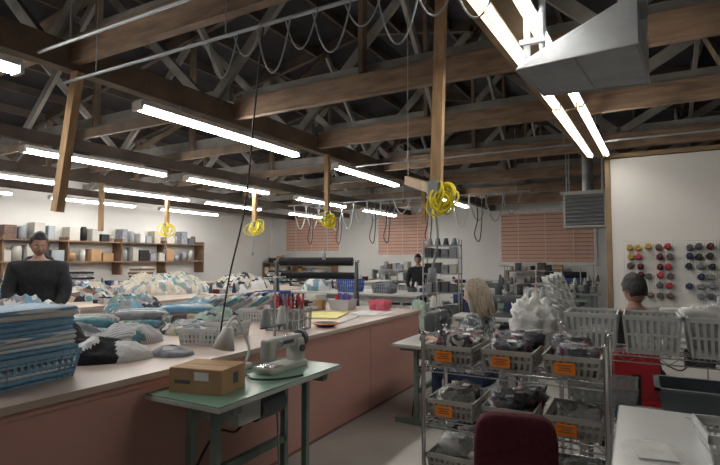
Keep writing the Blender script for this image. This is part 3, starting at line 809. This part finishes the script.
# gooseneck lamp clamped on sewing table
a = MB()
a.bx(-.03, .03, -.03, .03, 0, .035, 'white_pl')
a.tube(smooth_path([(0, 0, .03), (.01, .02, .13), (-.0, -.03, .25), (.04, -.14, .36), (.08, -.25, .33), (.09, -.28, .28)]), .009, 'white_pl', n=8)
M0 = a.M.copy(); a.M = Matrix.Translation((.09, -.28, .25)) @ Euler((-.15, .15, 0)).to_matrix().to_4x4()
a.lathe([(.0, .06), (.030, .06), (.040, .02), (.070, -.07), (.067, -.07), (.032, .015), (0, .015)], (0, 0, 0), 'white_pl', 20)
a.M = M0
a.build('gooseneck_lamp', (-2.32, 2.60, .816))
a = MB()
a.tube(smooth_path([(-2.25, 2.38, .825), (-2.15, 2.42, .826), (-2.05, 2.36, .826), (-1.95, 2.40, .825), (-1.88, 2.5, .825), (-1.85, 2.6, .825)]), .007, 'black', n=6)
a.build('power_cord')

# ------------------------------------------------------------------ chrome racks
def rack(name, x0, x1, y0, y1, zs, h):
    a = MB()
    for x in (x0, x1):
        for y in (y0, y1):
            a.cyl((x, y, 0), (x, y, h), .0125, 'chrome', n=10); a.sq((x, y, h), (.03, .03, .02), 'chrome', nu=8, nv=6)
            a.cyl((x, y, 0), (x, y, .03), .02, 'black', n=10)
    for z in zs:
        for y in (y0, y1):
            a.cyl((x0, y, z), (x1, y, z), .005, 'chrome', n=6); a.cyl((x0, y, z-.035), (x1, y, z-.035), .004, 'chrome', n=6)
            n = int((x1-x0)/.05); pts = [(x0+(x1-x0)*k/n, y, z-(.035 if k % 2 else 0)) for k in range(n+1)]
            a.tube(pts, .0025, 'chrome', n=4)
        for x in (x0, x1):
            a.cyl((x, y0, z), (x, y1, z), .005, 'chrome', n=6); a.cyl((x, y0, z-.035), (x, y1, z-.035), .004, 'chrome', n=6)
            n = 9; a.tube([(x, y0+(y1-y0)*k/n, z-(.035 if k % 2 else 0)) for k in range(n+1)], .0025, 'chrome', n=4)
        k = x0+.025
        while k < x1:
            a.cyl((k, y0, z+.003), (k, y1, z+.003), .0025, 'chrome', n=4); k += .028
        for y in (y0+(y1-y0)/3, y0+2*(y1-y0)/3): a.cyl((x0, y, z-.003), (x1, y, z-.003), .004, 'chrome', n=5)
    return a.build(name)
rack('wire_shelving_rack', -1.10, -.15, 2.74, 3.12, (.32, .635, .94), 1.12)
rack('wire_shelving_rack', -.42, 1.1, 3.26, 3.66, (.25, .62, 1.0), 1.16)
def supply_bin(x, y, z, w, d, h, m, ms, seed, label=True, bags=3, hp=1.0, rz=0):
    a = MB(); a.basket((0, 0, 0), w, d, h, m, fl=.86, nx=8, ny=10, rows=2)
    a.bin((0, 0, .002), w*.985, d*.985, h*.93, 'clear_pl', t=.003, rim=.004)
    a.heap(0, 0, .015, w*.44, d*.44, h*hp, ms, seed, N=26, square=True, pf=9, cr=14)
    r = random.Random(seed)
    for k in range(bags):
        cx, cy, cz = r.uniform(-.05, .05), (k-(bags-1)/2)*d*.30, h*.95+r.uniform(-.01, .03)
        sz = (w*r.uniform(.6, .8), d*.36, .10); ro = (r.uniform(-.3, .3), r.uniform(-.2, .2), r.uniform(-.4, .4))
        a.sq((cx, cy, cz), sz, r.choice(ms), .6, amp=.35, seed=seed+k, fq=4, rot=ro, nu=26, nv=16)
        a.sq((cx, cy, cz+.004), tuple(q*1.10 for q in sz), 'bag', .7, amp=.35, seed=seed+k, fq=5, rot=ro, nu=26, nv=16)
        a.box((cx+.03, cy-.03, cz+.055), (.045, .03, .002), 'paper', rot=ro)
    if label:
        a.box((-.03, -d/2-.010, h*.45), (.10, .003, .058), 'orange')
        for k in range(3): a.box((-.03, -d/2-.0122, h*.45+.014-k*.012), (.07 if k % 2 == 0 else .05, .001, .004), 'machine_dk')
    return a.build('supply_bin', (x, y, z), rz)
X3 = (-.945, -.625, -.305)
for i, x in enumerate(X3):
    supply_bin(x, 2.92, .948, .27, .36, .11, 'beige_pl', [['bagged_red', 'bagged_dark', 'red_cloth'], ['bagged_dark'], ['bagged_dark', 'bagged_red']][i], 40+i, hp=1.15)
    supply_bin(x, 2.92, .643, .27, .36, .11, 'beige_pl', [['bagged_grey', 'mix_brown'], ['bagged_red', 'bagged_dark'], ['bagged_grey']][i], 50+i, bags=(2, 3, 1)[i], hp=[.9, .9, .5][i])
    supply_bin(x, 2.92, .328, .27, .36, .12, 'beige_pl', [['white_cloth', 'beige_pl'], ['bagged_grey'], ['bagged_grey']][i], 60+i, label=False, bags=1, hp=.5)
for i, x in enumerate((-.255, .06, .375, .70)):
    supply_bin(x, 3.46, 1.007, .28, .36, .22, 'white_pl', [['bagged_grey'], ['bagged_grey', 'beige_pl'], ['white_cloth'], ['bagged_grey']][i], 70+i, label=False, bags=(0, 0, 2, 0)[i], hp=[.6, .35, 1.0, .6][i])
supply_bin(-.2, 3.46, .628, .36, .36, .18, 'clear_pl', ['grey_cloth', 'mix_light'], 80, label=False, bags=0, hp=.5)
a = MB(); a.bin((0, 0, 0), .56, .36, .20, 'tote_grey', rim=.03); a.heap(0, 0, .01, .24, .15, .1, ['grey_cloth', 'navy'], 3, N=14, square=True); a.build('grey_tote_bin', (.36, 3.46, .628))
# ------------------------------------------------------------------ white desk at right front
a = MB()
a.bx(-.09, 1.3, .95, 2.62, .855, .88, 'desk_top'); a.bx(-.094, 1.304, .946, 2.624, .858, .876, 'grey_pl')
for x in (-.01, 1.22):
    for y in (1.03, 2.54): a.bx(x-.02, x+.02, y-.02, y+.02, 0, .855, 'steel_grey')
    a.bx(x-.015, x+.015, 1.03, 2.54, .77, .81, 'steel_grey')
a.build('white_work_desk', bevel=.003)
a = MB(); a.basket((0, 0, 0), .24, .24, .10, 'white_pl', nx=12, ny=12, rows=4); a.heap(0, 0, .01, .10, .10, .05, ['white_cloth', 'paper'], 4, N=12, square=True)
a.build('white_plastic_basket', (.295, 2.12, .881), .1)
a = MB(); a.heap(0, 0, 0, .10, .12, .025, ['bag'], 6, N=30, cr=25); a.box((0, 0, .003), (.12, .16, .004), 'paper'); a.build('clear_plastic_bag', (.03, 2.04, .881), .2)
a = MB(); a.box((0, 0, .012), (.03, .09, .02), 'machine_dk'); a.box((0, .06, .01), (.006, .06, .003), 'chrome'); a.build('box_cutter', (.24, 2.47, .881), 1.2)

# ------------------------------------------------------------------ office chairs
def chair(name, x, y, rz, m='maroon', seat=.46, back=.86, bw=.40):
    a = MB()
    a.sq((0, 0, seat), (.46, .43, .09), m, .35, .5)
    H = back-(seat+.12)+.02; zc = (back+seat+.12)/2
    a.sq((0, .25, zc), (bw, .08, H+.06), m, .35, .45, nu=28, nv=18, rot=(-.08, 0, 0))
    a.bx(-.03, .03, .27, .29, seat-.02, zc, 'black')
    a.beam((0, .02, seat-.05), (0, .28, seat-.05), .05, .02, 'black'); a.bx(-.03, .03, .265, .29, seat-.06, seat, 'black')
    a.cyl((0, 0, .12), (0, 0, seat-.04), .025, 'black'); a.cyl((0, 0, .08), (0, 0, .2), .04, 'black')
    for k in range(5):
        an = k*2*math.pi/5+.3; c, s_ = math.cos(an), math.sin(an)
        a.beam((0, 0, .11), (c*.27, s_*.27, .075), .04, .03, 'black')
        a.cyl((c*.27-s_*.015, s_*.27+c*.015, .03), (c*.27+s_*.015, s_*.27-c*.015, .03), .03, 'black'); a.cyl((c*.27, s_*.27, .03), (c*.27, s_*.27, .08), .008, 'black', n=6)
    return a.build(name, (x, y, 0), rz)
chair('office_chair', -.49, 2.24, math.pi+.25, 'maroon', .50, .92, .31)
chair('office_chair', -.03, 4.72, math.pi, 'red', .385, .82, .32)
chair('office_chair', -1.22, 4.50, math.radians(-100), 'grey_cloth', .385, .80)
chair('office_chair', -1.6, 7.5, 0, 'navy', .45, .9)
chair('office_chair', -2.7, 9.1, 2.8, 'navy', .45, .95)
chair('office_chair', -1.4, 9.3, 0.4, 'grey_pl', .45, .9)
chair('office_chair', -2.45, 6.6, 2.4, 'green_cloth', .45, .95)

a = MB()
a.sq((0, 0, .21), (.33, .32, .44), 'white_cloth', .8, .8, amp=.4, seed=5, nu=40, nv=28, fq=5)
a.tube(smooth_path([(-.05, 0, .38), (-.03, 0, .50), (.04, .02, .49), (.04, 0, .39)]), .008, 'white_cloth', n=6)
a.build('white_plastic_bag', (-.70, 3.99, .815))
a = MB()
a.M = Euler((0, -.35, 0)).to_matrix().to_4x4()
for k in range(4):
    x = k*.035
    a.bx(x, x+.012, -.13, .13, .06, .10, 'white_pl'); a.bx(x, x+.012, -.13, .13, .60, .64, 'white_pl')
    for y in (-.13, -.065, 0, .065, .118): a.bx(x, x+.012, y, y+.012, .06, .64, 'white_pl')
    for j in range(9): a.bx(x, x+.01, -.13, .13, .12+j*.055, .135+j*.055, 'white_pl')
a.M = Matrix.Identity(4); a.bx(-.06, .14, -.13, .13, 0, .09, 'grey_pl')
a.build('white_tray_stack', (-.44, 4.23, .801), .35)
wbasket(-.05, 5.72, .80, .22, .3, .14, ['blue', 'white_cloth', 'navy'], 0, 15, 'white_pl')
for i, (x, y, h) in enumerate([(-3.5, 7.3, .5), (-2.1, 11.0, .5), (-.55, 6.75, .6), (-3.95, 10.6, .6)]):
    a = MB(); a.bin((0, 0, 0), .5, .4, h, ['grey_pl', 'blue', 'white_pl', 'grey_pl'][i]); a.heap(0, 0, .01, .2, .16, h+.05, ['white_cloth', 'grey_cloth', 'navy'], i, N=16, square=True); a.build('storage_tub', (x, y, 0))

# ------------------------------------------------------------------ people
def person(name, x, y, rz, pose='stand', scale=1.0, shirt='black_cloth', pants='navy', skin='skin', hair='hair_blk', long=False, tilt=.1, turn=0.0, bulk=1.0, hood=False):
    root = bpy.data.objects.new(name, None); scene.collection.objects.link(root)
    J = {}
    sit = pose == 'sit'
    pz = .53 if sit else .95
    J['pel'] = (0, 0, pz); lean = -.05 if sit else -.02
    J['waist'] = (0, lean*.4, pz+.16); J['chest'] = (0, lean, pz+.33); J['ucb'] = (0, lean, pz+.46); J['neck'] = (0, lean-.005, pz+.545); J['hb'] = (0, lean-.02, pz+.62)
    for s, n in ((-1, 'L'), (1, 'R')):
        J['sh'+n] = (s*.175*(bulk**.5), lean, pz+.455); J['ho'+n] = (s*.1, 0, pz-.02)
        if sit:
            J['el'+n] = (s*.24, lean-.10, pz+.21); J['wr'+n] = (s*.16, lean-.33, pz+.26)
            J['kn'+n] = (s*.13, -.42, .52); J['an'+n] = (s*.13, -.40, .10); J['to'+n] = (s*.14, -.55, .045); J['md'+n] = (s*.12, -.2, .54)
        else:
            J['el'+n] = (s*.25, lean-.05, pz+.18); J['wr'+n] = (s*.17, lean-.27, pz+.06)
            J['kn'+n] = (s*.11, -.02, .50); J['an'+n] = (s*.11, .02, .10); J['to'+n] = (s*.13, -.13, .045); J['md'+n] = (s*.11, -.01, .73)
    Rd = {'pel': (.16, .115), 'waist': (.15*bulk, .11*bulk), 'chest': (.165*bulk, .118*bulk), 'ucb': (.13*bulk, .098*bulk), 'neck': (.058, .058), 'hb': (.052, .052)}
    for n in 'LR':
        Rd.update({'sh'+n: (.078*bulk, .073*bulk), 'el'+n: (.056*bulk, .054*bulk), 'wr'+n: (.036, .032), 'ho'+n: (.10, .10), 'md'+n: (.085, .085), 'kn'+n: (.065, .06), 'an'+n: (.045, .045), 'to'+n: (.042, .032)})
    E = [('pel', 'waist'), ('waist', 'chest'), ('chest', 'ucb'), ('ucb', 'neck'), ('neck', 'hb')]
    for n in 'LR': E += [('ucb', 'sh'+n), ('sh'+n, 'el'+n), ('el'+n, 'wr'+n), ('pel', 'ho'+n), ('ho'+n, 'md'+n), ('md'+n, 'kn'+n), ('kn'+n, 'an'+n), ('an'+n, 'to'+n)]
    keys = list(J); idx = {k: i for i, k in enumerate(keys)}
    me = bpy.data.meshes.new('body'); me.from_pydata([J[k] for k in keys], [(idx[p], idx[q]) for p, q in E], []); me.update()
    tmp = bpy.data.objects.new('tmp', me); scene.collection.objects.link(tmp)
    sk = tmp.modifiers.new('s', 'SKIN')
    for k in keys:
        sv = me.skin_vertices[0].data[idx[k]]; sv.radius = Rd[k]; sv.use_root = (k == 'pel')
    ss = tmp.modifiers.new('ss', 'SUBSURF'); ss.levels = 3; ss.render_levels = 3
    dg = bpy.context.evaluated_depsgraph_get(); dg.update()
    nm = bpy.data.meshes.new_from_object(tmp.evaluated_get(dg)); nm.name = 'body'
    bpy.data.objects.remove(tmp)
    nm.materials.clear()
    for k in (shirt, pants, skin, 'black'): nm.materials.append(MATS[k])
    for p in nm.polygons:
        c = p.center; p.use_smooth = True
        if c.z > pz+.535 and abs(c.x) < .1: p.material_index = 2
        elif c.z < .10: p.material_index = 3
        elif c.z < pz+.02:
            p.material_index = 1 if (abs(c.x) < .19 or c.z < .8) and not (not sit and c.y < -.15 and c.z > .8) else 0
        else: p.material_index = 0
    for v in nm.vertices:
        if v.co.z < pz+.5:
            n_ = noise.noise(v.co*9)*.012+noise.noise(v.co*22)*.005; v.co += v.normal*n_
    body = bpy.data.objects.new('body', nm); scene.collection.objects.link(body); body.parent = root
    a = MB(); a.tube([Vector((.075*math.cos(t*math.pi/8), lean-.003+.072*math.sin(t*math.pi/8), pz+.525+.014*math.sin(t*math.pi/8))) for t in range(17)], .020, shirt, n=8, cap=False)
    if hood: a.sq((0, lean+.085, pz+.52), (.26, .13, .15), shirt, .8, amp=.2, seed=2)
    a.build('collar', parent=root)
    a = MB(); nu, nv = 32, 28; pts = []
    for j in range(nv+1):
        ph = -math.pi/2+math.pi*j/nv
        for i in range(nu):
            th = 2*math.pi*i/nu; X = math.cos(ph)*math.cos(th); Y = math.cos(ph)*math.sin(th); Z = math.sin(ph)
            px, py, pzz = X*.076, Y*.098, Z*.122
            if Z < 0:
                px *= 1-.30*Z*Z
                if Y > 0: py *= 1-.35*Z*Z
                else: py *= 1-.08*Z*Z
            if Y < -.3:
                g = math.exp(-(X/.16)**2); py -= .026*g*math.exp(-((Z+.16)/.16)**2)
                py -= .010*g*math.exp(-((Z+.48)/.08)**2)+.006*math.exp(-(X/.35)**2)*math.exp(-((Z-.2)/.1)**2)
                py -= .012*math.exp(-(X/.3)**2)*math.exp(-((Z+.85)/.12)**2)
                for s in (-1, 1): py += .010*math.exp(-((X-s*.36)/.16)**2)*math.exp(-((Z-.02)/.12)**2)
            pts.append((px, py, pzz))
    fs = []
    for j in range(nv):
        for i in range(nu): fs.append((j*nu+i, j*nu+(i+1) % nu, (j+1)*nu+(i+1) % nu, (j+1)*nu+i))
    a.add(pts, fs, skin, True)
    for s in (-1, 1):
        a.sq((s*.029, -.083, .004), (.026, .016, .014), 'eye_w', 1, nu=12, nv=8); a.sq((s*.029, -.0905, .004), (.010, .005, .011), 'black', 1, nu=8, nv=6)
        a.sq((s*.030, -.094, .024), (.036, .008, .006), hair, 1, nu=10, nv=6)
        a.sq((s*.078, .008, -.008), (.016, .034, .056), skin, .8, nu=12, nv=8)
    a.sq((0, -.098, -.060), (.042, .012, .011), 'lip', 1, nu=12, nv=6)
    hv = []
    vol = 1.16 if long else 1.12
    for k, p in enumerate(pts):
        q = Vector(p); nn = noise.noise(q*35)*.05; hv.append(tuple(Vector((q.x*(vol+.03+nn), q.y*(vol+nn)+.004, q.z*(1.12+nn)+.004))))
    hf = []
    for f in fs:
        cx = sum(pts[i][0] for i in f)/4; cy = sum(pts[i][1] for i in f)/4; cz = sum(pts[i][2] for i in f)/4
        if cz > .062 or (cy > -.01 and cz > -.02) or (cy > .035 and cz > -.07) or (cy > -.045 and cz > .03): hf.append(f)
    a.add(hv, hf, hair, True)
    if long:
        rr = random.Random(8)
        for k in range(34):
            an = -.35+(math.pi+.7)*k/33; c, s_ = math.cos(an), math.sin(an)
            for layer in (0, 1):
                f_ = 1+.10*layer; j = rr.uniform(-.012, .012); L = rr.uniform(.17, .24)-.03*layer
                a.tube(smooth_path([(c*.035, .01+s_*.045, .128+.003*layer), (c*.078*f_, .005+s_*.095*f_, .06), (c*.088*f_+j, .01+s_*.112*f_, -.05), (c*.10*f_+j*2, .015+s_*.115*f_+j, -L)], 4),
                       [.012, .014, .016, .017, .018, .018, .018, .018, .017, .016, .013, .010, .005], hair, n=6)
    hd = a.build('head', parent=root); hd.location = (0, lean-.035, pz+.70); hd.rotation_euler = (tilt, 0, turn)
    for s, n in ((-1, 'left'), (1, 'right')):
        w = Vector(J['wr'+('L' if s < 0 else 'R')]); e = Vector(J['el'+('L' if s < 0 else 'R')])
        d = (w-e).normalized(); up = Vector((0, 0, 1)); sd = d.cross(up).normalized(); up = sd.cross(d)
        F = Matrix(((sd.x, d.x, up.x, w.x), (sd.y, d.y, up.y, w.y), (sd.z, d.z, up.z, w.z), (0, 0, 0, 1)))
        a = MB(); a.M = F
        a.sq((0, .05, 0), (.078, .10, .030), skin, .6, nu=16, nv=10)
        for k, L in enumerate((.070, .080, .074, .058)):
            fx = (-.028+k*.0185)*(1 if s > 0 else -1)
            a.tube(smooth_path([(fx*.9, .085, 0), (fx, .085+L*.5, .002), (fx, .085+L*.82, -.016), (fx, .085+L*.95, -.036)], 3), [.0095]*7+[.0085, .008, .006], skin, n=8)
        tx = -.035*(1 if s > 0 else -1)
        a.tube(smooth_path([(tx*.7, .025, -.004), (tx*1.5, .055, -.012), (tx*1.6, .085, -.02)], 3), [.012, .012, .011, .011, .010, .009, .007], skin, n=8)
        a.build(n+'_hand', parent=root)
    root.location = (x, y, 0); root.rotation_euler = (0, 0, rz); root.scale = (scale,)*3
    return root
person('standing_worker', -5.60, 3.02, math.radians(58), 'stand', 1.03, 'black_cloth', 'navy', 'skin', 'hair_blk', False, .35, .15, bulk=1.32, hood=True)
person('seated_woman', -1.22, 4.50, math.radians(-100), 'sit', 1.0, 'blouse', 'navy', 'skin_lt', 'hair_blond', True, .2, .1)
person('seated_man', -.03, 4.70, math.radians(180), 'sit', 1.05, 'black_cloth', 'navy', 'skin', 'hair_blk', False, .3, .55, bulk=1.12)
person('standing_worker', -4.15, 10.1, math.radians(10), 'stand', .93, 'black_cloth', 'navy', 'skin', 'hair_blk', False, .35, .2, bulk=1.1)

# ------------------------------------------------------------------ world & camera
w = bpy.data.worlds.new('World'); scene.world = w; w.use_nodes = True
w.node_tree.nodes['Background'].inputs[0].default_value = (.5, .55, .6, 1); w.node_tree.nodes['Background'].inputs[1].default_value = .3
cam = bpy.data.cameras.new('Camera'); co = bpy.data.objects.new('Camera', cam); scene.collection.objects.link(co)
co.location = (0, 0, 1.55); co.rotation_euler = (math.radians(93), 0, math.radians(29))
cam.sensor_width = 36; cam.lens = 25.0; cam.clip_start = .05
scene.camera = co
